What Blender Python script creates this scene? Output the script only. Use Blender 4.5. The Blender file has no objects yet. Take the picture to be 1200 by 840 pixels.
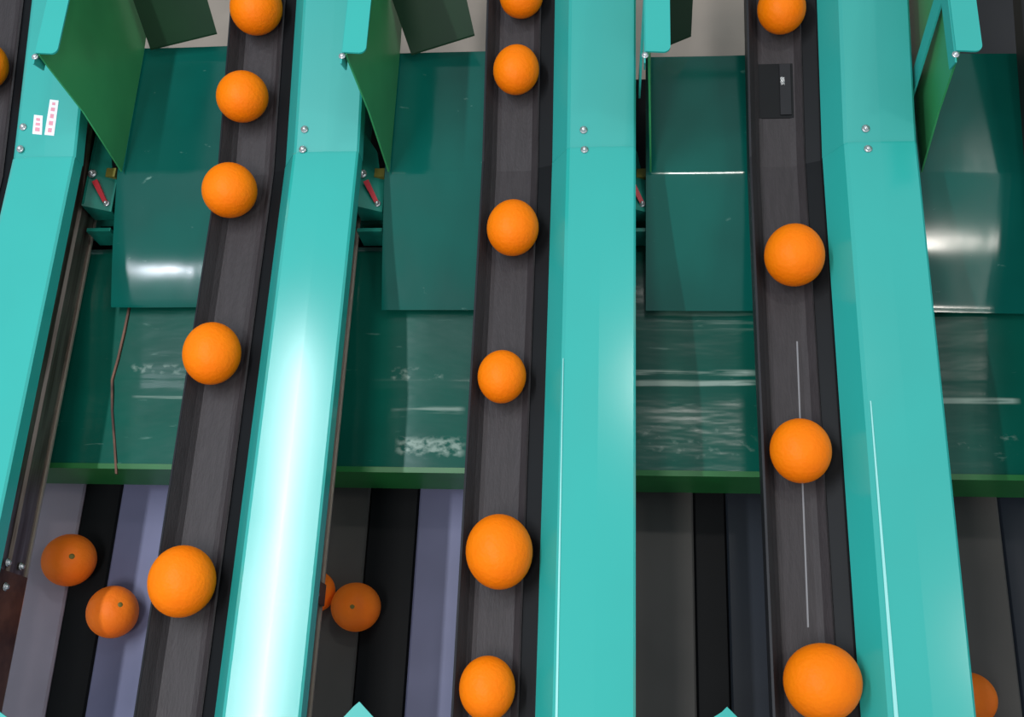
import bpy, bmesh, math, random
from mathutils import Vector, Matrix
random.seed(4)
sc = bpy.context.scene
COL = sc.collection

# ------------------------------------------------------------------ camera
F = 1300.0
W2, H2 = 600.0, 420.0
yv = Vector((145.0, 3420.0, -F)).normalized()          # world Y (along the belts) in camera axes
xr = Vector((12242.0, -25.0, F))
xv = (xr - yv * xr.dot(yv)).normalized()               # world X
zv = xv.cross(yv)                                      # world up
M = Matrix((xv, yv, zv))                               # camera -> world

def ray(u, v):
    return M @ Vector((u - W2, -(v - H2), -F))

_r = ray(745, 400)
K = 1.513 / F
CAM = -_r * K                                          # point seen at (745,400) on the rail tops is the origin
camd = bpy.data.cameras.new('camera')
cam = bpy.data.objects.new('camera', camd); COL.objects.link(cam)
camd.sensor_width = 36; camd.lens = F / 1200 * 36
camd.clip_start = 0.05
cam.matrix_world = Matrix.Translation(CAM) @ M.to_4x4()
sc.camera = cam

def P(u, v, z=0.0):
    r = ray(u, v)
    return CAM + r * ((z - CAM.z) / r.z)

# ------------------------------------------------------------------ world, lamps, exposure
w = bpy.data.worlds.new('hall'); sc.world = w; w.use_nodes = True
bg = w.node_tree.nodes['Background']
bg.inputs[0].default_value = (0.80, 0.92, 1.0, 1); bg.inputs[1].default_value = 0.64
sc.view_settings.view_transform = 'Standard'; sc.view_settings.look = 'None'
sc.view_settings.gamma = 1; sc.view_settings.use_curve_mapping = False
sc.view_settings.exposure = -0.2

def tube(name, x, y0, y1, z, width, watts, col=(1, 1, 1)):
    l = bpy.data.lights.new(name, 'AREA'); l.shape = 'RECTANGLE'
    l.size = width; l.size_y = abs(y1 - y0); l.energy = watts; l.color = col
    o = bpy.data.objects.new(name, l); COL.objects.link(o)
    o.location = (x, (y0 + y1) / 2, z)
    return o
LH = 2.3
def mirror(u, v, h):
    p = P(u, v, 0); d = (p - CAM); d.z = -d.z
    return p + d * (h / d.z)
hl = mirror(342, 400, LH); hl2 = mirror(300, 1000, LH)
tube('lamp_row_left', (hl.x + hl2.x) / 2, hl.y, hl2.y, LH, 0.05, 42, (0.88, 0.93, 1.0))
def mirror_n(u, v, z, slope, h, tx=0):
    # where a lamp hangs whose reflection shows at this pixel of a sheet falling by 'slope' towards the viewer
    p = P(u, v, z); n = Vector((tx, -slope, 1)).normalized(); d = p - CAM; d = d - n * (2 * d.dot(n))
    return p + d * ((h - p.z) / d.z)
for nm, u, v, z, sl, wx, wy, e, c in (('lamp_right', 1126, 278, -.112, .30, .21, .15, 8.0, (1, .93, .85)),
                                     ('lamp_middle', 832, 207, -.09, .16, .20, .14, 7.0, (1, .95, .9)),
                                     ('lamp_left', 188, 342, -.138, .30, .13, .05, 4.0, (.86, .9, 1))):
    q = mirror_n(u, v, z, sl, 2.6, 0.05 if nm == 'lamp_right' else 0); print(nm, q)
    tube(nm, q.x, q.y - wy / 2, q.y + wy / 2, 2.6, wx, e, c)
tube('fill_behind', -0.55, -1.6, -0.85, LH, 0.3, 26, (1.0, 0.97, 0.94))  # added fill above the viewer to brighten the lower belts, no known lamp
tube('fill_right', 1.7, -1.6, 1.8, LH, 0.16, 8, (1.0, 0.95, 0.88))  # weak soft fill added on the right, not a known lamp

# ------------------------------------------------------------------ materials
def lin(c):
    c = c / 255.0
    return c / 12.92 if c <= 0.04045 else ((c + 0.055) / 1.055) ** 2.4
def rgb(r, g, b): return (lin(r), lin(g), lin(b), 1)

def mat(name, col, rough=0.5, metal=0.0, noise=0.0, nscale=20, nstretch=(1, 1, 1), bump=0.0, bscale=60,
        bstretch=(1, 1, 1), col2=None, coat=0.0, spec=0.5, detail=3, rvar=0.0):
    m = bpy.data.materials.new(name); m.use_nodes = True
    nt = m.node_tree; b = nt.nodes['Principled BSDF']
    b.inputs['Base Color'].default_value = col; b.inputs['Roughness'].default_value = rough
    b.inputs['Metallic'].default_value = metal; b.inputs['Coat Weight'].default_value = coat
    b.inputs['Specular IOR Level'].default_value = spec
    tc = nt.nodes.new('ShaderNodeTexCoord')
    mp = nt.nodes.new('ShaderNodeMapping'); mp.inputs['Scale'].default_value = nstretch
    nt.links.new(tc.outputs['Object'], mp.inputs[0])
    n = nt.nodes.new('ShaderNodeTexNoise'); n.inputs['Scale'].default_value = nscale; n.inputs['Detail'].default_value = detail
    nt.links.new(mp.outputs[0], n.inputs['Vector'])
    if noise > 0 or col2:
        mx = nt.nodes.new('ShaderNodeMix'); mx.data_type = 'RGBA'
        c2 = col2 or tuple(min(1, c * (1 - noise)) for c in col[:3]) + (1,)
        mx.inputs[6].default_value = col; mx.inputs[7].default_value = c2
        rp = nt.nodes.new('ShaderNodeValToRGB'); rp.color_ramp.elements[0].position = 0.4; rp.color_ramp.elements[1].position = 0.62
        nt.links.new(n.outputs['Fac'], rp.inputs[0]); nt.links.new(rp.outputs[0], mx.inputs[0])
        nt.links.new(mx.outputs[2], b.inputs['Base Color'])
    if rvar > 0:
        mr = nt.nodes.new('ShaderNodeMapRange'); mr.inputs[1].default_value = .3; mr.inputs[2].default_value = .7
        mr.inputs[3].default_value = max(0, rough - rvar); mr.inputs[4].default_value = rough + rvar
        nt.links.new(n.outputs['Fac'], mr.inputs[0]); nt.links.new(mr.outputs[0], b.inputs['Roughness'])
    if bump > 0:
        mp2 = nt.nodes.new('ShaderNodeMapping'); mp2.inputs['Scale'].default_value = bstretch
        nt.links.new(tc.outputs['Object'], mp2.inputs[0])
        n2 = nt.nodes.new('ShaderNodeTexNoise'); n2.inputs['Scale'].default_value = bscale; n2.inputs['Detail'].default_value = detail
        nt.links.new(mp2.outputs[0], n2.inputs['Vector'])
        bp = nt.nodes.new('ShaderNodeBump'); bp.inputs['Strength'].default_value = bump; bp.inputs['Distance'].default_value = 0.01
        nt.links.new(n2.outputs['Fac'], bp.inputs['Height']); nt.links.new(bp.outputs[0], b.inputs['Normal'])
    return m

def add_scuffs(m, colour, scale=(3, 40, 10), lo=0.66, hi=0.74, amount=0.5, rough=None):
    """pale worn streaks mixed over a material's colour"""
    nt = m.node_tree; b = nt.nodes['Principled BSDF']
    tc = nt.nodes.new('ShaderNodeTexCoord'); mp = nt.nodes.new('ShaderNodeMapping'); mp.inputs['Scale'].default_value = scale
    nt.links.new(tc.outputs['Object'], mp.inputs[0])
    n = nt.nodes.new('ShaderNodeTexNoise'); n.inputs['Scale'].default_value = 1.0; n.inputs['Detail'].default_value = 6
    n.inputs['Distortion'].default_value = 0.4
    nt.links.new(mp.outputs[0], n.inputs['Vector'])
    mr = nt.nodes.new('ShaderNodeMapRange'); mr.inputs[1].default_value = lo; mr.inputs[2].default_value = hi
    mr.inputs[3].default_value = 0; mr.inputs[4].default_value = amount
    nt.links.new(n.outputs['Fac'], mr.inputs[0])
    mx = nt.nodes.new('ShaderNodeMix'); mx.data_type = 'RGBA'
    nt.links.new(mr.outputs[0], mx.inputs[0]); mx.inputs[7].default_value = colour
    s = b.inputs['Base Color']
    if s.is_linked: nt.links.new(s.links[0].from_socket, mx.inputs[6])
    else: mx.inputs[6].default_value = s.default_value
    nt.links.new(mx.outputs[2], s)

TURQ = mat('turquoise_paint', rgb(46, 164, 156), 0.42, noise=0.04, nscale=5, rvar=0.02)
TURQ2 = mat('turquoise_paint_lower', rgb(46, 171, 162), 0.17, spec=0.85, noise=0.04, nscale=5, rvar=0.02)
TURQ_D = mat('turquoise_frame_paint', rgb(24, 132, 116), 0.4, noise=0.3, nscale=25)
GREEN = mat('green_sheet', rgb(56, 146, 88), 0.35, noise=0.2, nscale=6)
GREEN_D = mat('dark_green_sheet', rgb(12, 50, 24), 0.45, noise=0.2, nscale=8)
CHUTE = mat('chute_sheet', rgb(12, 92, 82), 0.11, spec=0.4, noise=0.25, nscale=4, bump=0.08, bscale=4, bstretch=(2, 1, 1), rvar=0.06)
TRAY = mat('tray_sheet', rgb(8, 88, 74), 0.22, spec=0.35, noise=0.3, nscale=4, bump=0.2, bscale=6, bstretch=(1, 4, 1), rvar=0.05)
add_scuffs(CHUTE, rgb(150, 190, 175), (30, 60, 30), 0.70, 0.80, 0.5)
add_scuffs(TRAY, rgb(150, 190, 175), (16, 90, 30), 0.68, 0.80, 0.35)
def add_glint_bands(m, bands, colour=rgb(170, 190, 178)):  # paints pale reflection streaks into a sheet's base colour
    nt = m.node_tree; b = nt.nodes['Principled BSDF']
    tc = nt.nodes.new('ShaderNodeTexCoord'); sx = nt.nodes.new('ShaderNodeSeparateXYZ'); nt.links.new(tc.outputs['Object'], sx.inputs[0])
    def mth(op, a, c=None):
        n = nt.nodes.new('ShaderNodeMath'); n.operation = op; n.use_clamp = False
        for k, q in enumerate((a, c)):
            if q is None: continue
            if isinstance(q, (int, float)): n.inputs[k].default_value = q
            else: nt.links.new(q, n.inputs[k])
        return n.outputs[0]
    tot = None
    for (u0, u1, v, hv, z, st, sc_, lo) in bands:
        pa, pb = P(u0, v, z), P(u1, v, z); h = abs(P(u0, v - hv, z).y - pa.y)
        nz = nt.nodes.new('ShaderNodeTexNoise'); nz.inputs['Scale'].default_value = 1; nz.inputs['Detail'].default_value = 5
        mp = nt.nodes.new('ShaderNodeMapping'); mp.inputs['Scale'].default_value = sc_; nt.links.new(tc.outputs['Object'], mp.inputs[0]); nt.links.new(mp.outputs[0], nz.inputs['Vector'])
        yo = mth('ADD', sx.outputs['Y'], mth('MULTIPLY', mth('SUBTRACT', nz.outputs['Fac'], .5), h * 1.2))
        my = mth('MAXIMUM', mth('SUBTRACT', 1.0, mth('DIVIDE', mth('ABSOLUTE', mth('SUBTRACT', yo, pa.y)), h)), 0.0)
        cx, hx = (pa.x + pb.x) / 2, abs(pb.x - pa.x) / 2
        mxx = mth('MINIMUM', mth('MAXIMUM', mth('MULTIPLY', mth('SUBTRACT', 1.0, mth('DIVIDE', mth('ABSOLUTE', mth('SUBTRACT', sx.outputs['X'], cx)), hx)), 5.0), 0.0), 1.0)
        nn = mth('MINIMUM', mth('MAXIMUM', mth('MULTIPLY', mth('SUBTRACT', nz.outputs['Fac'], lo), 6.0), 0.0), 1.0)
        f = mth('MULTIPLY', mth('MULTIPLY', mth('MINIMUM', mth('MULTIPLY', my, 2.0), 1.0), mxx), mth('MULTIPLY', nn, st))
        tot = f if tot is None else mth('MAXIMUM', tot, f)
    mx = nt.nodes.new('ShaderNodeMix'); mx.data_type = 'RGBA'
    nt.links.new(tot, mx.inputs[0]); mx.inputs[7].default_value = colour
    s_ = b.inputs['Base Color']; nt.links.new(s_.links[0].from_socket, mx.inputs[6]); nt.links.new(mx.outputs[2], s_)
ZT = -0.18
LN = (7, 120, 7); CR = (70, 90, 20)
add_glint_bands(TRAY, [(735, 890, 436, 4, ZT, .8, LN, .36), (735, 895, 447, 4, ZT, .75, LN, .36), (1095, 1200, 466, 4, ZT, .6, LN, .36),
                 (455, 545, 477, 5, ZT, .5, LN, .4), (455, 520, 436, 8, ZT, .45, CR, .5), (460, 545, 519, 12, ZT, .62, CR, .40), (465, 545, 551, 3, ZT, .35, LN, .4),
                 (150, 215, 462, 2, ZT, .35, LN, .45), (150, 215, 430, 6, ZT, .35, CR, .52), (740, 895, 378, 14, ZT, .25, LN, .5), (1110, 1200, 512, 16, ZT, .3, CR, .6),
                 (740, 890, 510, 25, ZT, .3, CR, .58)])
LIP = mat('tray_lip_green', rgb(28, 108, 50), 0.4, noise=0.15, nscale=12)
BELT = mat('woven_rubber_belt', rgb(58, 53, 55), 0.55, spec=0.3, noise=0.15, nscale=60, nstretch=(3, .3, 1), bump=0.12, bscale=420, bstretch=(1, .25, 1))
BELT_E = mat('smooth_rubber_edge', rgb(36, 36, 40), 0.5, spec=0.25, noise=0.2, nscale=10)
BLACK = mat('black_rubber', rgb(15, 17, 20), 0.5, spec=0.2, noise=0.2, nscale=8)
STEEL = mat('brown_stained_steel', rgb(126, 116, 108), 0.32, 0.7, noise=0.5, nscale=14, nstretch=(6, .4, 6), col2=rgb(84, 70, 62))
RUST = mat('rusty_steel', rgb(112, 78, 62), 0.5, 0.4, noise=0.5, nscale=18, col2=rgb(66, 44, 36))
EDGE = mat('pale_steel_edge', rgb(176, 168, 156), 0.35, 0.6)
ZINC = mat('zinc_bolt', rgb(205, 208, 210), 0.25, 0.75)
LILAC = mat('lilac_grey_belt', rgb(178, 168, 184), 0.5, noise=0.12, nscale=7)
BLUEG = mat('blue_grey_belt', rgb(110, 112, 145), 0.5, noise=0.15, nscale=6)
NAVY = mat('navy_black_belt', rgb(26, 34, 46), 0.45, noise=0.2, nscale=6)
BROWNG = mat('brown_grey_belt', rgb(84, 81, 78), 0.5, noise=0.15, nscale=6)
CONC = mat('floor_concrete', rgb(188, 172, 158), 0.7, noise=0.15, nscale=5)
RED = mat('red_lever', rgb(190, 28, 44), 0.4)
OLIVE = mat('olive_strip', rgb(118, 112, 44), 0.5)
WHITE = mat('white_sticker', rgb(232, 232, 240), 0.5)
PINK = mat('pink_print', rgb(225, 150, 165), 0.5)
STREAK = mat('pale_streak', rgb(150, 218, 214), 0.35)
GREYSC = mat('grey_wear_line', rgb(128, 126, 130), 0.5)

def orange_mat(name, c1, c2):
    m = mat(name, c1, 0.5, noise=0.1, nscale=9, col2=c2, bump=0.12, bscale=170, spec=0.16, detail=2)
    b = m.node_tree.nodes['Principled BSDF']
    b.inputs['Subsurface Weight'].default_value = 0.05
    b.inputs['Subsurface Radius'].default_value = (0.02, 0.008, 0.003)
    b.inputs['Subsurface Scale'].default_value = 0.5
    return m
OR1 = orange_mat('orange_peel', rgb(246, 125, 3), rgb(243, 115, 2))
OR2 = orange_mat('lifted_orange_peel', rgb(255, 128, 34), rgb(255, 116, 26))  # same peel, colour raised to offset weak light on the lower belts
STEM = mat('stem_scar', rgb(112, 104, 44), 0.7)

# ------------------------------------------------------------------ helpers
def obj(name, bm, m, parent=None, smooth=False):
    bmesh.ops.recalc_face_normals(bm, faces=bm.faces)
    me = bpy.data.meshes.new(name); bm.to_mesh(me); bm.free()
    if smooth:
        for p in me.polygons: p.use_smooth = True
    o = bpy.data.objects.new(name, me); COL.objects.link(o)
    me.materials.append(m)
    if parent: o.parent = parent
    return o

def thing(name, label, cat, loc=(0, 0, 0), group=None):
    o = bpy.data.objects.new(name, None); COL.objects.link(o)
    o.location = loc; o.empty_display_size = 0.05
    o['label'] = label; o['category'] = cat
    if group: o['group'] = group
    return o
def tag(o, label, cat, group=None):
    o['label'] = label; o['category'] = cat
    if group: o['group'] = group
    return o
def bm_(): return bmesh.new()

def loft(bm, rings, caps=True):
    vs = [[bm.verts.new(p) for p in r] for r in rings]
    n = len(rings[0])
    for a, b in zip(vs[:-1], vs[1:]):
        for i in range(n):
            bm.faces.new((a[i], a[(i + 1) % n], b[(i + 1) % n], b[i]))
    if caps:
        bm.faces.new(vs[0]); bm.faces.new(list(reversed(vs[-1])))
    return bm
def box(bm, x0, x1, y0, y1, z0, z1):
    loft(bm, [[(x0, y0, z0), (x1, y0, z0), (x1, y0, z1), (x0, y0, z1)],
              [(x0, y1, z0), (x1, y1, z0), (x1, y1, z1), (x0, y1, z1)]])
    return bm
def thick(line, t):
    """2D polyline -> closed polygon of thickness t, below the line"""
    out = []
    n = len(line)
    for i, p in enumerate(line):
        a = Vector(line[max(0, i - 1)]); b = Vector(line[min(n - 1, i + 1)])
        d = (b - a).normalized(); nrm = Vector((-d.y, d.x))
        out.append((p[0] - nrm.x * t, p[1] - nrm.y * t))
    return list(line) + out[::-1]
def along_y(bm, poly, y0, y1, n=1):
    loft(bm, [[(x, y0 + (y1 - y0) * i / n, z) for x, z in poly] for i in range(n + 1)]); return bm
def along_x(bm, poly, x0, x1, n=1):
    loft(bm, [[(x0 + (x1 - x0) * i / n, y, z) for y, z in poly] for i in range(n + 1)]); return bm
def smooth_line(pts, n=6):
    """catmull-rom through 2D points"""
    q = [Vector(p) for p in pts]; q = [q[0] * 2 - q[1]] + q + [q[-1] * 2 - q[-2]]
    out = []
    for i in range(1, len(q) - 2):
        for k in range(n):
            t = k / n; p0, p1, p2, p3 = q[i - 1:i + 3]
            v = 0.5 * ((2 * p1) + (p2 - p0) * t + (2 * p0 - 5 * p1 + 4 * p2 - p3) * t * t + (3 * p1 - p0 - 3 * p2 + p3) * t ** 3)
            out.append((v.x, v.y))
    out.append(tuple(q[-2])); return out
def dome(bm, c, r, h, seg=10, axis=2, base=0.002):
    rings = []
    for k in range(5):
        a = k / 4 * math.pi / 2 * 0.95
        rr, hh = r * math.cos(a), h * math.sin(a) + base
        rings.append((rr, hh))
    rings = [(r * 1.35, 0), (r * 1.35, base)] + [(a, b) for a, b in rings]
    R = []
    for rr, hh in rings:
        ring = []
        for i in range(seg):
            t = 2 * math.pi * i / seg
            v = [rr * math.cos(t), rr * math.sin(t), hh]
            if axis == 0: v = [v[2], v[0], v[1]]
            ring.append((c[0] + v[0], c[1] + v[1], c[2] + v[2]))
        R.append(ring)
    loft(bm, R); return bm
NY = 0
def laney(bm, poly):
    ys = [YF, YJ, YJ + 0.12, YB]
    loft(bm, [[(x, y, z) for x, z in poly] for y in ys]); return bm
def Yv(v, z=0.0): return P(745, v, z).y

# ------------------------------------------------------------------ layout numbers (metres)
YB, YF = Yv(-330), Yv(1120)            # back and front ends of the lanes
PITCH = 0.40
RIGHT = {0: -0.80, 1: -0.40, 2: 0.0, 3: 0.40}
RX = {1: P(42, 400).x, 2: P(397, 400).x, 3: P(745, 400).x, 4: P(1099, 400).x}
TOPW, LSL, LDR = 0.098, 0.027, 0.041
print('rail right edges', RX, 'cam', CAM)
YJ = Yv(171)
BEND = 0.17
def bent(o):
    for vt in o.data.vertices:
        if vt.co.y > YJ: vt.co.z += BEND * (vt.co.y - YJ)
    return o
FLOOR = -0.95

# ------------------------------------------------------------------ setting
fl = obj('floor', box(bm_(), -4, 4, -4, 4, FLOOR - 0.03, FLOOR), CONC); fl['kind'] = 'structure'

dk = tag(obj('deck_panel', box(bm_(), P(1120, 30, -.3).x, P(1120, 30, -.3).x + .34, P(1150, 75, -.3).y, YB, -0.33, -0.30), mat('dark_deck', rgb(52, 50, 54), .5, noise=.2, nscale=9)), 'dark grey panel behind the chute in the top right corner', 'panel')
# ------------------------------------------------------------------ machine frame below everything
fr = thing('machine_frame', 'dark turquoise welded frame under the lanes, glimpsed beside the left rails', 'frame', (0, 0, FLOOR))
def fobj(name, bm, m=TURQ_D):
    o = obj(name, bm, m, fr); o.matrix_parent_inverse = Matrix.Translation((0, 0, -FLOOR)); return o
YC = Yv(248, -0.17)
X0, X1 = RX[1] - 0.42, RX[4] + 0.42
fobj('cross_beam', box(bm_(), X0, X1, YC - 0.02, YC + 0.025, -0.215, -0.165))
fobj('cross_beam', box(bm_(), X0, X1, YF + 0.03, YF + 0.08, -0.215, -0.165))
fobj('cross_beam', box(bm_(), X0, X1, YB - 0.08, YB - 0.03, -0.215, -0.165))
for x in (X0, X1 - 0.05):
    for y in (YC - 0.02, YF + 0.03, YB - 0.08):
        fobj('leg', box(bm_(), x, x + 0.05, y, y + 0.045, FLOOR, -0.215))

fobj('dark_backing', box(bm_(), X0, X1, Yv(360, -.22), Yv(95, -.22), -0.222, -0.2155), BLACK)  # black sheet added to keep the gaps beside the latches dark
# ------------------------------------------------------------------ rails
names = {1: ('leftmost turquoise conveyor rail, with two small white stickers', None),
         2: ('turquoise conveyor rail second from left, with a long white lamp reflection', None),
         3: ('turquoise conveyor rail third from left, straight upright in the middle right', None),
         4: ('rightmost turquoise conveyor rail, leaning right with a long pale streak', None)}
BOLTS = {1: [(30, 152), (25, 176)], 2: [(358, 154), (355, 176)], 3: [(684, 154), (685, 176)], 4: [(1014, 152), (1017, 175)]}
for i in (1, 2, 3, 4):
    R = RX[i]
    t = thing('conveyor_rail', names[i][0], 'rail', (R - TOPW / 2, 0, -0.17), 'turquoise rails beside the belts')
    inv = Matrix.Translation(-Vector(t.location))
    def part(name, bm, m, parent=None, smooth=False, t=t, inv=inv):
        o = obj(name, bm, m, parent or t, smooth)
        if parent is None: o.matrix_parent_inverse = inv
        return bent(o)
    # folded cover: sloping left skirt, nearly flat top, short right lip
    def prof(dz=0.0, tilt=0.0):
        line = [(R - TOPW - LSL, -LDR + dz), (R - TOPW - 0.003, -0.003 + dz), (R - TOPW + 0.002, 0.0 + dz), (R - 0.05, 0.0008 + dz),
                (R - 0.003, 0.0 + dz), (R, -0.003 + dz), (R, -0.028 + dz)]
        return thick(line, 0.002)
    up = bm_(); loft(up, [[(x, y, z) for x, z in prof(-0.0022)] for y in (YJ + 0.0003, YJ + 0.1, YB)])
    part('upper_cover', up, TURQ)
    lo = bm_()
    rings = []
    for k, y in enumerate((YJ, YJ - 0.003, YJ - 0.25, YF)):
        dz = 0.0 if k else -0.0006
        rings.append([(x, y, z + dz) for x, z in prof(0)])
    loft(lo, rings); part('lower_cover', lo, TURQ2)
    # steel channel hanging below
    ch = bm_()
    xw = R - 0.030
    poly = thick([(R - 0.10, -0.03), (xw + 0.006, -0.03), (xw + 0.006, -0.060), (xw, -0.064), (xw, -0.092), (xw + 0.004, -0.096), (xw + 0.004, -0.112), (xw, -0.116), (xw, -0.146)], 0.003)
    laney(ch, poly); part('steel_channel', ch, STEEL)
    part('channel_flange', laney(bm_(), [(R - 0.10, -0.150), (xw + 0.003, -0.150), (xw + 0.003, -0.1462), (R - 0.10, -0.1462)]), EDGE)
    part('inner_web', laney(bm_(), [(R - 0.103, -0.150), (R - 0.1, -0.150), (R - 0.1, -0.03), (R - 0.103, -0.03)]), STEEL)
    for k, (u, v) in enumerate(BOLTS[i]):
        p = P(u, v, 0)
        part('bolt', dome(bm_(), (p.x, p.y, 0.0006 if v > 171 else -0.0016), 0.0042, 0.0042), ZINC, smooth=True)
    # splice on the channel web
    ys = Yv(690, -0.11)
    if i in (1, 2):
        sp = part('splice_plate', box(bm_(), xw + 0.0035, xw + 0.008, YF if i == 1 else ys - 0.03, ys, -0.140, -0.066), RUST)
        for q in (0.012, -0.022):
            p = dome(bm_(), (xw + (0.004 if q > 0 else 0.0078), ys + q, -0.085), 0.0045, 0.005, axis=0)
            part('channel_bolt', p, ZINC, smooth=True)
        if i == 1:
            part('channel_bolt', dome(bm_(), (xw + 0.001, ys + 0.014, -0.127), 0.0045, 0.005, axis=0), ZINC, smooth=True)
    if i == 1:
        def sticker(cs, lines):
            zs = -0.0008
            bm = bm_(); q = [P(u, v, 0) for u, v in cs]
            loft(bm, [[(p.x, p.y, zs - 0.0012) for p in q], [(p.x, p.y, zs) for p in q]])
            s = part('sticker', bm, WHITE)
            b2 = bm_()
            for a, b, wd in lines:      # small printed dashes
                pa = q[3].lerp(q[0], a).lerp(q[2].lerp(q[1], a), 0.5 - wd / 2); pb = q[3].lerp(q[0], b).lerp(q[2].lerp(q[1], b), 0.5 - wd / 2)
                pc = q[3].lerp(q[0], b).lerp(q[2].lerp(q[1], b), 0.5 + wd / 2); pd = q[3].lerp(q[0], a).lerp(q[2].lerp(q[1], a), 0.5 + wd / 2)
                loft(b2, [[(p.x, p.y, zs) for p in (pa, pb, pc, pd)], [(p.x, p.y, zs + 0.0002) for p in (pa, pb, pc, pd)]])
            bent(obj('print', b2, PINK, s))
            s.matrix_parent_inverse = inv
        sticker([(44, 139), (54, 140), (51, 160), (40, 159)], [(.15, .35, .5), (.45, .6, .5), (.7, .85, .45)])
        sticker([(64, 123), (74, 124), (65, 161), (54, 160)], [(.08, .2, .4), (.28, .4, .45), (.48, .6, .4), (.68, .78, .45), (.85, .93, .35)])
    if i in (3, 4):
        a, b = {3: ((660, 420), (651, 900)), 4: ((1020, 470), (1055, 900))}[i]
        pa, pb = P(*a), P(*b); wd = 0.0016 if i == 3 else 0.0026
        s = bm_()
        loft(s, [[(pa.x - wd * .3, pa.y, 0.0008), (pa.x + wd * .3, pa.y, 0.0008), (pa.x + wd * .3, pa.y, 0.0012), (pa.x - wd * .3, pa.y, 0.0012)],
                 [(pb.x - wd, pb.y, 0.0008), (pb.x + wd, pb.y, 0.0008), (pb.x + wd, pb.y, 0.0012), (pb.x - wd, pb.y, 0.0012)]])
        part('streak', s, STREAK)  # pale line laid along the left fold of the cover

# ------------------------------------------------------------------ belts
BL = {0: 'black woven belt at the left edge, left of the stickered rail', 1: 'black woven belt carrying five oranges, beside the rail with the lamp reflection',
      2: 'black woven belt carrying six oranges in the middle', 3: 'black woven belt carrying four oranges, with a dark joint near its top',
      4: 'black belt cut off by the top right corner'}
BX = {}
for i in range(0, 5):
    R = RX[i + 1] if i < 4 else RX[4] + PITCH
    b0 = R - 0.2306
    BX[i] = b0
    t = thing('conveyor_belt', BL[i], 'belt', (b0 + 0.04, 0, -0.12), 'black belts between the rails')
    inv = Matrix.Translation(-Vector(t.location))
    def bpart(name, bm, m):
        o = obj(name, bm, m, t); o.matrix_parent_inverse = inv; return bent(o)
    line = [(b0 + 0.003, -0.036), (b0 + 0.012, -0.056), (b0 + 0.018, -0.0645), (b0 + 0.024, -0.066), (b0 + 0.064, -0.066), (b0 + 0.072, -0.064), (b0 + 0.081, -0.054)]
    bpart('carrying_belt', laney(bm_(), thick(line, 0.003)), BELT)
    bpart('side_skirt', laney(bm_(), thick([(b0 - 0.0005, -0.070), (b0 - 0.0005, -0.036), (b0 + 0.0025, -0.035)], 0.0015)), BELT_E)
    bpart('gap_fill', laney(bm_(), [(b0 + 0.083, -0.071), (b0 + 0.122, -0.071), (b0 + 0.122, -0.05), (b0 + 0.104, -0.05), (b0 + 0.083, -0.058)]), BLACK)  # black fill standing in for the shaded gap beside the rail
    bpart('belt_bed', laney(bm_(), [(b0 + 0.004, -0.078), (b0 + 0.12, -0.078), (b0 + 0.12, -0.0715), (b0 + 0.004, -0.0715)]), BLACK)
    if i == 3:
        ya, yb = Yv(85, -.05), Yv(141, -.05)
        bpart('belt_joint', box(bm_(), b0 + 0.006, b0 + 0.082, yb, ya, -0.0660, -0.0645), BLACK)
        p = P(917, 95, -.04)
        bpart('joint_clip', box(bm_(), p.x - 0.003, p.x + 0.003, p.y - 0.006, p.y + 0.006, -0.0646, -0.062), ZINC)
        bpart('joint_bar', box(bm_(), b0 + 0.050, b0 + 0.066, yb + 0.004, ya - 0.002, -0.0646, -0.062), BELT_E)
        pa, pb = P(934, 400, -.066), P(947, 735, -.066)
        s = bm_(); wd = 0.0011
        loft(s, [[(p.x - wd, p.y, -0.0662), (p.x + wd, p.y, -0.0662), (p.x + wd, p.y, -0.0657), (p.x - wd, p.y, -0.0657)] for p in (pa, pb)])
        bpart('worn_line', s, GREYSC)

# ------------------------------------------------------------------ chute plates, divider plates, flaps, brackets
ORD = {1: 'leftmost', 2: 'second from left', 3: 'third from left', 4: 'rightmost'}
UG = {1: 150, 2: 480, 3: 800, 4: 1130}; VT = {1: 57, 2: 62, 3: 66, 4: 60}; VB = {1: 360, 2: 363, 3: 364, 4: 365}
_Yv = Yv
def prof_chute(i):
    pts = [(Yv(VT[i], -0.083), -0.083), (Yv(130, -0.0845), -0.0845), (Yv(190, -0.0865), -0.0865), (Yv(212, -0.090), -0.090), (Yv(290, -0.116), -0.116), (Yv(350, -0.141), -0.141), (Yv(VB[i], -0.146), -0.146)]
    return smooth_line(pts, 5)
CL = {1: 'leftmost glossy green chute plate, right of the stickered rail',
      2: 'glossy green chute plate in the second gap, left of the six-orange belt',
      3: 'glossy green chute plate in the third gap, with a bright line across its bend',
      4: 'glossy green chute plate right of the rightmost rail, with a whitish reflection'}
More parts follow.
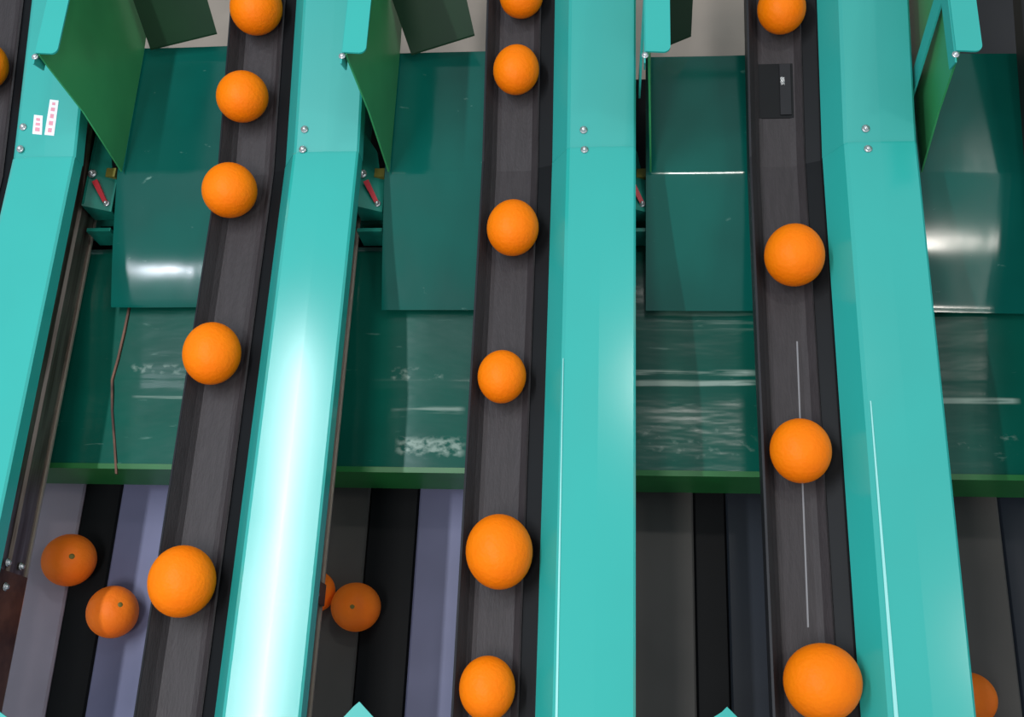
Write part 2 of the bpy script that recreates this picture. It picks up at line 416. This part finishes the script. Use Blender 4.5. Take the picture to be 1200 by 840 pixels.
for i in (1, 2, 3, 4):
    R = RX[i]; x0 = R + {1: .027, 2: .021, 3: .016, 4: .018}[i]; x1 = R + 0.235
    Yv = lambda v, z=0.0, u=UG[i]: P(u, v, z).y
    ln = prof_chute(i)[::-1]            # front to back so thickness goes below
    bm = bm_(); 
    ln = [(y, z) for y, z in ln]
    poly = thick(ln, 0.002)
    n = 10; rings = []
    random.seed(20 + i)
    a1, a2 = random.uniform(-1, 1), random.uniform(-1, 1)
    for k in range(n + 1):
        x = x0 + (x1 - x0) * k / n; f = k / n
        sag = -0.0012 * math.sin(math.pi * f) + 0.0005 * a1 * math.sin(2 * math.pi * f + a2)
        rings.append([(x0 + (R + 0.236 - x0) * f, y, z + sag - (0.05 * (x - x0) if i == 4 else 0)) for y, z in poly])
    loft(bm, rings)
    t = thing('chute_plate', CL[i], 'chute', (R + 0.13, YC, -0.165), 'green chute plates between the lanes')
    o = obj('sheet', bm, CHUTE, t, False); o.matrix_parent_inverse = Matrix.Translation(-Vector(t.location))
    for p in o.data.polygons: p.use_smooth = len(p.vertices) == 4
    o.data.set_sharp_from_angle(angle=0.5)
    b = box(bm_(), x0 + 0.02, x1 - 0.01, YC - 0.004, YC + 0.01, -0.165, -0.130)
    o = obj('support_rib', b, GREEN_D, t); o.matrix_parent_inverse = Matrix.Translation(-Vector(t.location))

    # divider: turquoise bracket arm, strap down to the rail, green vertical plate
    zt = 0.17
    t = thing('divider_bracket', {1: 'leftmost turquoise bracket with large green side plate, above the stickered rail',
              2: 'turquoise bracket and green side plate second from left at the top', 3: 'turquoise bracket seen edge-on at the top, right of the upright rail',
              4: 'turquoise bracket with diagonal strap and light green plate at the top right'}[i], 'bracket', (R + 0.03, YC, -0.165), 'brackets along the top edge')
    inv = Matrix.Translation(-Vector(t.location))
    def part(name, bm, m, smooth=False):
        o = obj(name, bm, m, t, smooth); o.matrix_parent_inverse = inv; return o
    ye = Yv(60, zt); yb = YB
    # arm with a rounded front right corner and a folded left lip
    xa, xb = R + 0.012, R + 0.045
    c = 0.009
    pts = [(xa, yb), (xa, ye + 0.002)] + [(xb - c + c * math.sin(a), ye + c - c * math.cos(a)) for a in [k * math.pi / 10 for k in range(6)]] + [(xb, yb)]
    bm = bm_(); loft(bm, [[(x, y, zt - 0.003) for x, y in pts], [(x, y, zt) for x, y in pts]]); part('arm', bm, TURQ2)
    ysl = Yv(62, zt)
    bm = bm_()                                        # small folded tongue below the front of the arm
    loft(bm, [[(xa - 0.002, ysl + 0.12, zt - 0.003), (xa - 0.002, ysl - 0.012, zt - 0.003), (xa - 0.002, ysl - 0.004, zt - 0.03), (xa - 0.002, ysl + 0.12, zt - 0.03)],
              [(xa, ysl + 0.12, zt - 0.003), (xa, ysl - 0.012, zt - 0.003), (xa, ysl - 0.004, zt - 0.03), (xa, ysl + 0.12, zt - 0.03)]])
    part('folded_tongue', bm, TURQ)
    part('screw', dome(bm_(), (xa - 0.0005, ysl + 0.0, zt - 0.004), 0.0035, 0.003), ZINC, True)
    # strap running down and forward to the rail side
    bm = bm_(); y1 = Yv(-10, 0.15); y2 = Yv(105, 0.0); xs = R + 0.004
    prof2 = [(y1, 0.168), (y1 + 0.035, 0.168), (y2 + 0.030, -0.02), (y2, -0.02)]
    loft(bm, [[(R + 0.012, y, z) if z > 0.1 else (xs, y, z) for y, z in prof2], [(R + 0.014, y, z) if z > 0.1 else (xs + 0.003, y, z) for y, z in prof2]])
    part('strap', bm, TURQ)
    # green vertical plate: slightly leaning, cut diagonally at the front
    A = (R + 0.015, Yv(62, zt - 0.004), zt - 0.004); xB = R + {1: .036, 2: .028, 3: .022, 4: .024}[i]; B = (xB, Yv(201, -0.080), -0.080)
    ybk = YB
    q = [A, (0.5 * (A[0] + xB), Yv(130, 0.045), 0.045), B, (xB, Yv(180, -0.080), -0.081), (xB, Yv(64, -0.08), -0.079), (xB, ybk, -0.03), (A[0], ybk, zt - 0.004)]
    bm = bm_(); loft(bm, [[(x, y, z) for x, y, z in q], [(x + 0.0025, y, z) for x, y, z in q]])
    bmesh.ops.triangulate(bm, faces=[f for f in bm.faces if len(f.verts) > 4])
    part('side_plate', bm, GREEN)
    part('plate_foot', box(bm_(), xB + 0.004, xB + 0.014, Yv(110, -.1), Yv(80, -.1), -0.165, -0.088), GREEN_D)

    # dark green diverter flap
    zf = -0.065
    xl, xrr = R + 0.054, R + (0.151 if i != 3 else 0.086)
    FP = {1: [(176, 57), (254, 38), (156, 0), (243, 0)], 2: [(482, 63), (556, 40), (460, 0), (547, 0)], 3: [(783, 52), (810, 41), (781, 0), (812, 0)], 4: [(1150, 20)] * 4}[i]
    fla, frb = tuple(P(*FP[0], zf)), tuple(P(*FP[1], zf)); bl, brr = tuple(P(*FP[2], 0)), tuple(P(*FP[3], 0)); xl = bl[0]
    _n = (Vector(bl) - Vector(fla)).cross(Vector(brr) - Vector(bl)); _r = ray(*FP[1])
    if i < 4: frb = tuple(CAM + _r * ((Vector(fla) - CAM).dot(_n) / _r.dot(_n)))
    b2l, b2r = (tuple(Vector(q) + (Vector(q) - Vector(p)) * 3.2) for p, q in ((fla, bl), (frb, brr)))  # flap extended upward out of view so the chute reflects something dark
    bm = bm_()
    rings = [[fla, frb], [bl, brr], [b2l, b2r]]
    loft(bm, [[a, b, (b[0], b[1] - 0.001, b[2] - 0.003), (a[0], a[1] - 0.001, a[2] - 0.003)] for a, b in rings])
    if i < 4:
        t = thing('diverter_flap', {1: 'dark green flap above the chute at the top left', 2: 'dark green flap above the second chute, at the top left of the middle belt',
                   3: 'narrow dark green flap at the top of the third gap'}[i], 'flap', (xl, fla[1], -0.07), 'dark green flaps at the top')
        o = obj('flap_sheet', bm, GREEN_D, t); o.matrix_parent_inverse = Matrix.Translation(-Vector(t.location))
        o = obj('unseen_hinge_rod', box(bm_(), R + 0.03, R + 0.20, b2l[1] - 0.004, b2l[1] + 0.006, b2l[2] - 0.014, b2l[2] - 0.004), STEEL, t); o.matrix_parent_inverse = Matrix.Translation(-Vector(t.location))
    else: bm.free()

    # latch bracket on the side of the rail, partly hidden by the plate
    if i < 4:
        t = thing('latch_bracket', {1: 'leftmost turquoise latch bracket with red lever, beside the stickered rail',
                  2: 'turquoise latch bracket with red lever beside the second rail', 3: 'latch bracket almost hidden beside the upright rail'}[i], 'bracket', (R, YC, -0.165), 'latch brackets under the rails')
        inv = Matrix.Translation(-Vector(t.location))
        z1 = -0.085
        ya, yb2 = Yv(150, z1), Yv(238, z1)
        bm = bm_(); xi = R - 0.022; xe = R + 0.018
        zg = lambda x: z1 - max(0, (x - xi)) * 0.55
        pl = [(xi, ya), (R + 0.003, Yv(172, z1)), (R + 0.010, Yv(196, z1)), (xe, Yv(203, z1)), (xe, yb2), (xi, yb2)]
        loft(bm, [[(x, y, zg(x) - 0.003) for x, y in pl], [(x, y, zg(x)) for x, y in pl]])
        part('gusset', bm, TURQ_D)
        part('front_flange', loft(bm_(), [[(xi, y, z1 - .05), (xe, y, z1 - .05), (xe, y, zg(xe)), (xi, y, z1)] for y in (yb2 - .003, yb2)]), TURQ_D)
        part('slot_backing', box(bm_(), xi, xe, Yv(262, z1 - .05), yb2 - 0.004, z1 - 0.072, z1 - 0.07), BLACK)
        part('slot_bar', box(bm_(), xi, xe, Yv(268, z1 - .03) - 0.004, Yv(268, z1 - .03) + 0.002, z1 - 0.08, z1 - 0.03), TURQ_D)
        p1 = Vector((R - 0.014, Yv(203, z1), z1))
        part('pivot_bolt', dome(bm_(), p1, 0.0055, 0.007), ZINC, True)
        bm = bm_()
        d = Vector((R + 0.010, Yv(232, z1), zg(R + .01))) - p1; nrm = Vector((-d.y, d.x, 0)).normalized() * 0.0045
        a0 = p1 + d * 0.3; a1_ = p1 + d
        loft(bm, [[a0 - nrm, a0 + nrm, a0 + nrm + Vector((0, 0, .008)), a0 - nrm + Vector((0, 0, .008))],
                  [a1_ - nrm * .7, a1_ + nrm * .7, a1_ + nrm * .7 + Vector((0, 0, .006)), a1_ - nrm * .7 + Vector((0, 0, .006))]])
        part('lever', bm, RED)
        part('lever_end', dome(bm_(), a1_, 0.004, 0.006), ZINC, True)
        part('olive_bar', box(bm_(), R + 0.002, xe, Yv(202, z1), Yv(192, z1), z1 - 0.02, z1 - 0.012), OLIVE)
        part('rear_web', box(bm_(), xi, xi + 0.003, yb2, ya + 0.1, z1 - 0.05, z1), TURQ_D)

Yv = _Yv
# ------------------------------------------------------------------ collecting tray across all the gaps
zT = -0.195
tr = thing('collecting_tray', 'wide glossy dark green collecting tray crossing under all the belts', 'tray', (0, Yv(480, zT), -0.31))
inv = Matrix.Translation(-Vector(tr.location))
XA, XB = RX[1] - 0.4, RX[4] + 0.42
pts = [(Yv(556, zT), zT), (Yv(530, zT), zT + 0.001), (Yv(470, zT), zT + 0.004), (Yv(452, zT), zT + 0.008), (Yv(440, zT + .01), zT + 0.011), (Yv(400, zT + .018), zT + 0.020), (Yv(340, zT + .03), zT + 0.032), (Yv(290, zT + .02), zT + 0.030)]
ln = smooth_line(pts, 5)
bm = bm_(); poly = thick(ln, 0.003); n = 60; rings = []
for k in range(n + 1):
    x = XA + (XB - XA) * k / n
    rings.append([(x, y, z + 0.0012 * math.sin(x * 11 + y * 9) + 0.0006 * math.sin(x * 37 + 1.3)) for y, z in poly])
loft(bm, rings)
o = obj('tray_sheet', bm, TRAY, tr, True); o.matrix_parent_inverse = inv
yl = Yv(556, zT)
lipbm = along_x(bm_(), thick([(yl - 0.002, -0.292), (yl - 0.002, zT + 0.002), (yl + 0.006, zT + 0.004)], 0.003), XA, XB)
o = obj('front_lip', lipbm, LIP, tr); o.matrix_parent_inverse = inv
# seam in the leftmost gap
sm = bm_()
sp = [(152, 355), (146, 385), (138, 420), (131, 445), (131, 480), (134, 520), (136, 555)]
rr = []
for u, v in sp:
    yq = Yv(v, zT + .01); zz = zT + 0.002
    for a_, b_ in zip(pts[:-1], pts[1:]):
        if a_[0] <= yq <= b_[0]: zz = a_[1] + (b_[1] - a_[1]) * (yq - a_[0]) / (b_[0] - a_[0])
    zz += 0.003
    p = P(u, v, zz); rr.append([(p.x - .0017, p.y, zz - .004), (p.x + .0017, p.y, zz - .004), (p.x + .0017, p.y, zz), (p.x - .0017, p.y, zz)])
loft(sm, rr)
o = obj('seam', sm, RUST, tr); o.matrix_parent_inverse = inv

# ------------------------------------------------------------------ lower outfeed belts
zL = -0.34
yl0, yl1 = Yv(1120, zL), Yv(500, zL)
def strip(name, ua, ub, m, label, z=zL, th=0.012):  # dark and pale bands built as separate strips along each gap
    xa, xb = P(ua, 585, z).x, P(ub, 585, z).x
    bm = bm_(); c = 0.003
    along_y(bm, [(xa, z - th), (xb, z - th), (xb, z - c), (xb - c, z), (xa + c, z), (xa, z - c)], yl0, yl1)
    return tag(obj(name, bm, m), label, 'belt', 'lower belts below the tray')
strip('lower_belt', 0, 97, LILAC, 'pale lilac lower belt at the bottom left under a lone orange')
strip('lower_strip', 97.5, 141, BLACK, 'black strip between the pale and the blue-grey lower belts at bottom left', zL - 0.004)
strip('lower_belt', 141.5, 300, BLUEG, 'blue-grey lower belt half hidden by the five-orange belt')
strip('lower_belt', 330, 433, BROWNG, 'dark grey lower belt right of the rail with the lamp reflection')
strip('lower_strip', 433.5, 491, BLACK, 'wide black strip left of the middle belt, low in the picture', zL - 0.004)
strip('lower_belt', 491.5, 600, BLUEG, 'narrow blue-grey lower belt along the left side of the middle belt')
strip('lower_belt', 690, 812, BROWNG, 'dark grey lower belt right of the upright rail')
strip('lower_strip', 812.5, 850, BLACK, 'black strip in the third gap, between two dark lower belts', zL - 0.004)
strip('lower_belt', 850.5, 960, NAVY, 'navy black lower belt left of the four-orange belt')
strip('lower_belt', 1050, 1169, BROWNG, 'brownish grey lower belt right of the rightmost rail')
strip('lower_strip', 1169.5, 1330, NAVY, 'navy black strip in the bottom right corner', zL - 0.004)
bed = tag(obj('lower_bed', box(bm_(), XA, XB, yl0, yl1, FLOOR, zL - 0.017), BLACK), 'black base box carrying the lower belts', 'base')

# brackets of the next station, tips only
for k, (u0, up_, u1, vt) in enumerate([(-40, -12, 12, 826), (400, 421, 440, 822), (832, 852, 867, 828)]):
    z = 0.13
    a, b, c = P(u0, 843, z), P(up_, vt, z), P(u1, 843, z)
    m1 = P(u0 + 14 if k else u0 + 10, vt + 6, z)
    bm = bm_(); ring = [(a.x, a.y, z), (m1.x, m1.y, z), (b.x, b.y, z), (c.x, c.y, z), (c.x, c.y - 0.15, z), (a.x, a.y - 0.15, z)]
    t = thing('station_bracket', ['turquoise bracket tip in the bottom left corner', 'pointed turquoise bracket tip at the bottom edge, left of the middle belt',
              'pointed turquoise bracket tip at the bottom edge, left of the four-orange belt'][k], 'bracket', (b.x, b.y - 0.03, -0.15), 'bracket tips along the bottom edge')
    inv = Matrix.Translation(-Vector(t.location))
    loft(bm, [[(x, y, zz - 0.003) for x, y, zz in ring], ring]); part('tip_plate', bm, TURQ)
    xx = RX[k + 1]
    part('post', box(bm_(), xx + 0.002, xx + 0.012, a.y - 0.15, a.y - 0.12, -0.15, z - 0.003), TURQ)
    part('post_arm', box(bm_(), min(xx + 0.002, a.x), max(xx + 0.012, a.x + .02), a.y - 0.15, a.y - 0.12, z - 0.008, z - 0.0035), TURQ)

# ------------------------------------------------------------------ oranges
def orange(u, v, wpx, hpx, zc, m, label, group, stem=None, rot=0.0, zrest=None):
    # radius from the apparent width
    for _ in range(4):
        p = P(u, v, zc)
        zeta = (M.transposed() @ (p - CAM)).z * -1
        r = wpx / 2 * zeta / F
        if zrest is not None: zc = zrest + r * 0.97 + (BEND * max(0, p.y - YJ) if zrest == zb else 0)
    p = P(u, v, zc)
    bm = bm_(); bmesh.ops.create_icosphere(bm, subdivisions=4, radius=1.0)
    sy = min(1.12, hpx / wpx / 1.02)
    rnd = random.Random(int(u * 7 + v))
    ph = [rnd.uniform(0, 6.28) for _ in range(4)]
    sd = None
    if stem:
        sd = (CAM - p).normalized() + Vector((stem[0], stem[1], 0)); sd.normalize()
    for vt in bm.verts:
        c = vt.co.copy()
        k = 1 + 0.010 * math.sin(2.3 * c.x + ph[0]) * math.cos(1.9 * c.y + ph[1]) + 0.006 * math.sin(3.1 * c.z + ph[2])
        if sd: k -= 0.05 * math.exp(-((c - sd).length / 0.16) ** 2)
        vt.co = Vector((c.x * r * k, c.y * r * sy * k, c.z * r * 0.97 * k))
    t = thing('orange', label, 'orange', (p.x, p.y, p.z - r * 0.97), group)
    o = obj('peel', bm, m, t, True); o.location = (0, 0, r * 0.97)
    if sd:
        b2 = bm_(); s = sd * 0.952
        bmesh.ops.create_icosphere(b2, subdivisions=2, radius=0.11)
        q = Vector((0, 0, 1)).rotation_difference(sd)
        for vt in b2.verts:
            c = vt.co.copy(); c.z *= 0.35
            c = q @ c + s
            vt.co = Vector((c.x * r, c.y * r * sy, c.z * r * 0.97))
        o = obj('stem_scar', b2, STEM, t, True); o.location = (0, 0, r * 0.97)
    return t
UP = 'oranges riding on the black belts'
zb = -0.066
ups = [(300, 9, 61, 66, 'topmost orange on the left full belt, cut by the top edge'), (284, 113, 60, 62, 'second orange from the top on the left full belt'),
       (269, 223, 64, 67, 'third orange from the top on the left full belt'), (248, 414, 67, 76, 'fourth orange from the top on the left full belt'),
       (213, 681, 78, 85, 'large orange at the bottom of the left full belt'),
       (611, -4, 51, 52, 'orange peeking in at the top edge on the middle belt'), (605, 82, 54, 62, 'second orange from the top on the middle belt'),
       (601, 267, 61, 71, 'third orange from the top on the middle belt'), (588, 441, 57, 66, 'smallish orange fourth from the top on the middle belt'),
       (585, 646, 79, 90, 'largest orange on the middle belt, fifth from the top'), (571, 806, 66, 76, 'lowest orange on the middle belt, near the bottom edge'),
       (916, 10, 56, 62, 'topmost orange on the right belt, above the dark joint'), (931, 299, 70, 77, 'second orange from the top on the right belt'),
       (938, 528, 71, 78, 'third orange from the top on the right belt'), (964, 799, 91, 92, 'biggest orange of all, at the bottom of the right belt')]
for k, (u, v, a, b, lab) in enumerate(ups):
    st = {4: (-.2, .05), 9: (-.15, .1), 12: (.1, -.2)}.get(k)
    orange(u, v, a, b, -0.04, OR1, lab, UP, stem=None, zrest=zb)
orange(-20, 76, 56, 60, -0.04, OR1, 'sliver of an orange at the left edge, on the cut-off belt', UP, zrest=zb)
LW = 'oranges on the lower belts'
orange(81, 656, 62, 62, -0.3, OR2, 'weakly lit orange alone on the pale lilac lower belt', LW, stem=(.07, .15), zrest=zL)
orange(132, 717, 60, 62, -0.3, OR2, 'weakly lit orange tucked under the left full belt', LW, stem=(.3, .35), zrest=zL)
orange(371, 693, 44, 48, -0.3, OR2, 'orange mostly hidden behind the rail with the lamp reflection', LW, zrest=zL)
orange(417, 711, 59, 58, -0.3, OR2, 'whole orange on the dark lower belt of the second gap', LW, stem=(-.15, .0), zrest=zL)
orange(1137, 819, 60, 62, -0.3, OR2, 'orange peeking out beside the rightmost rail near the bottom', LW, zrest=zL)
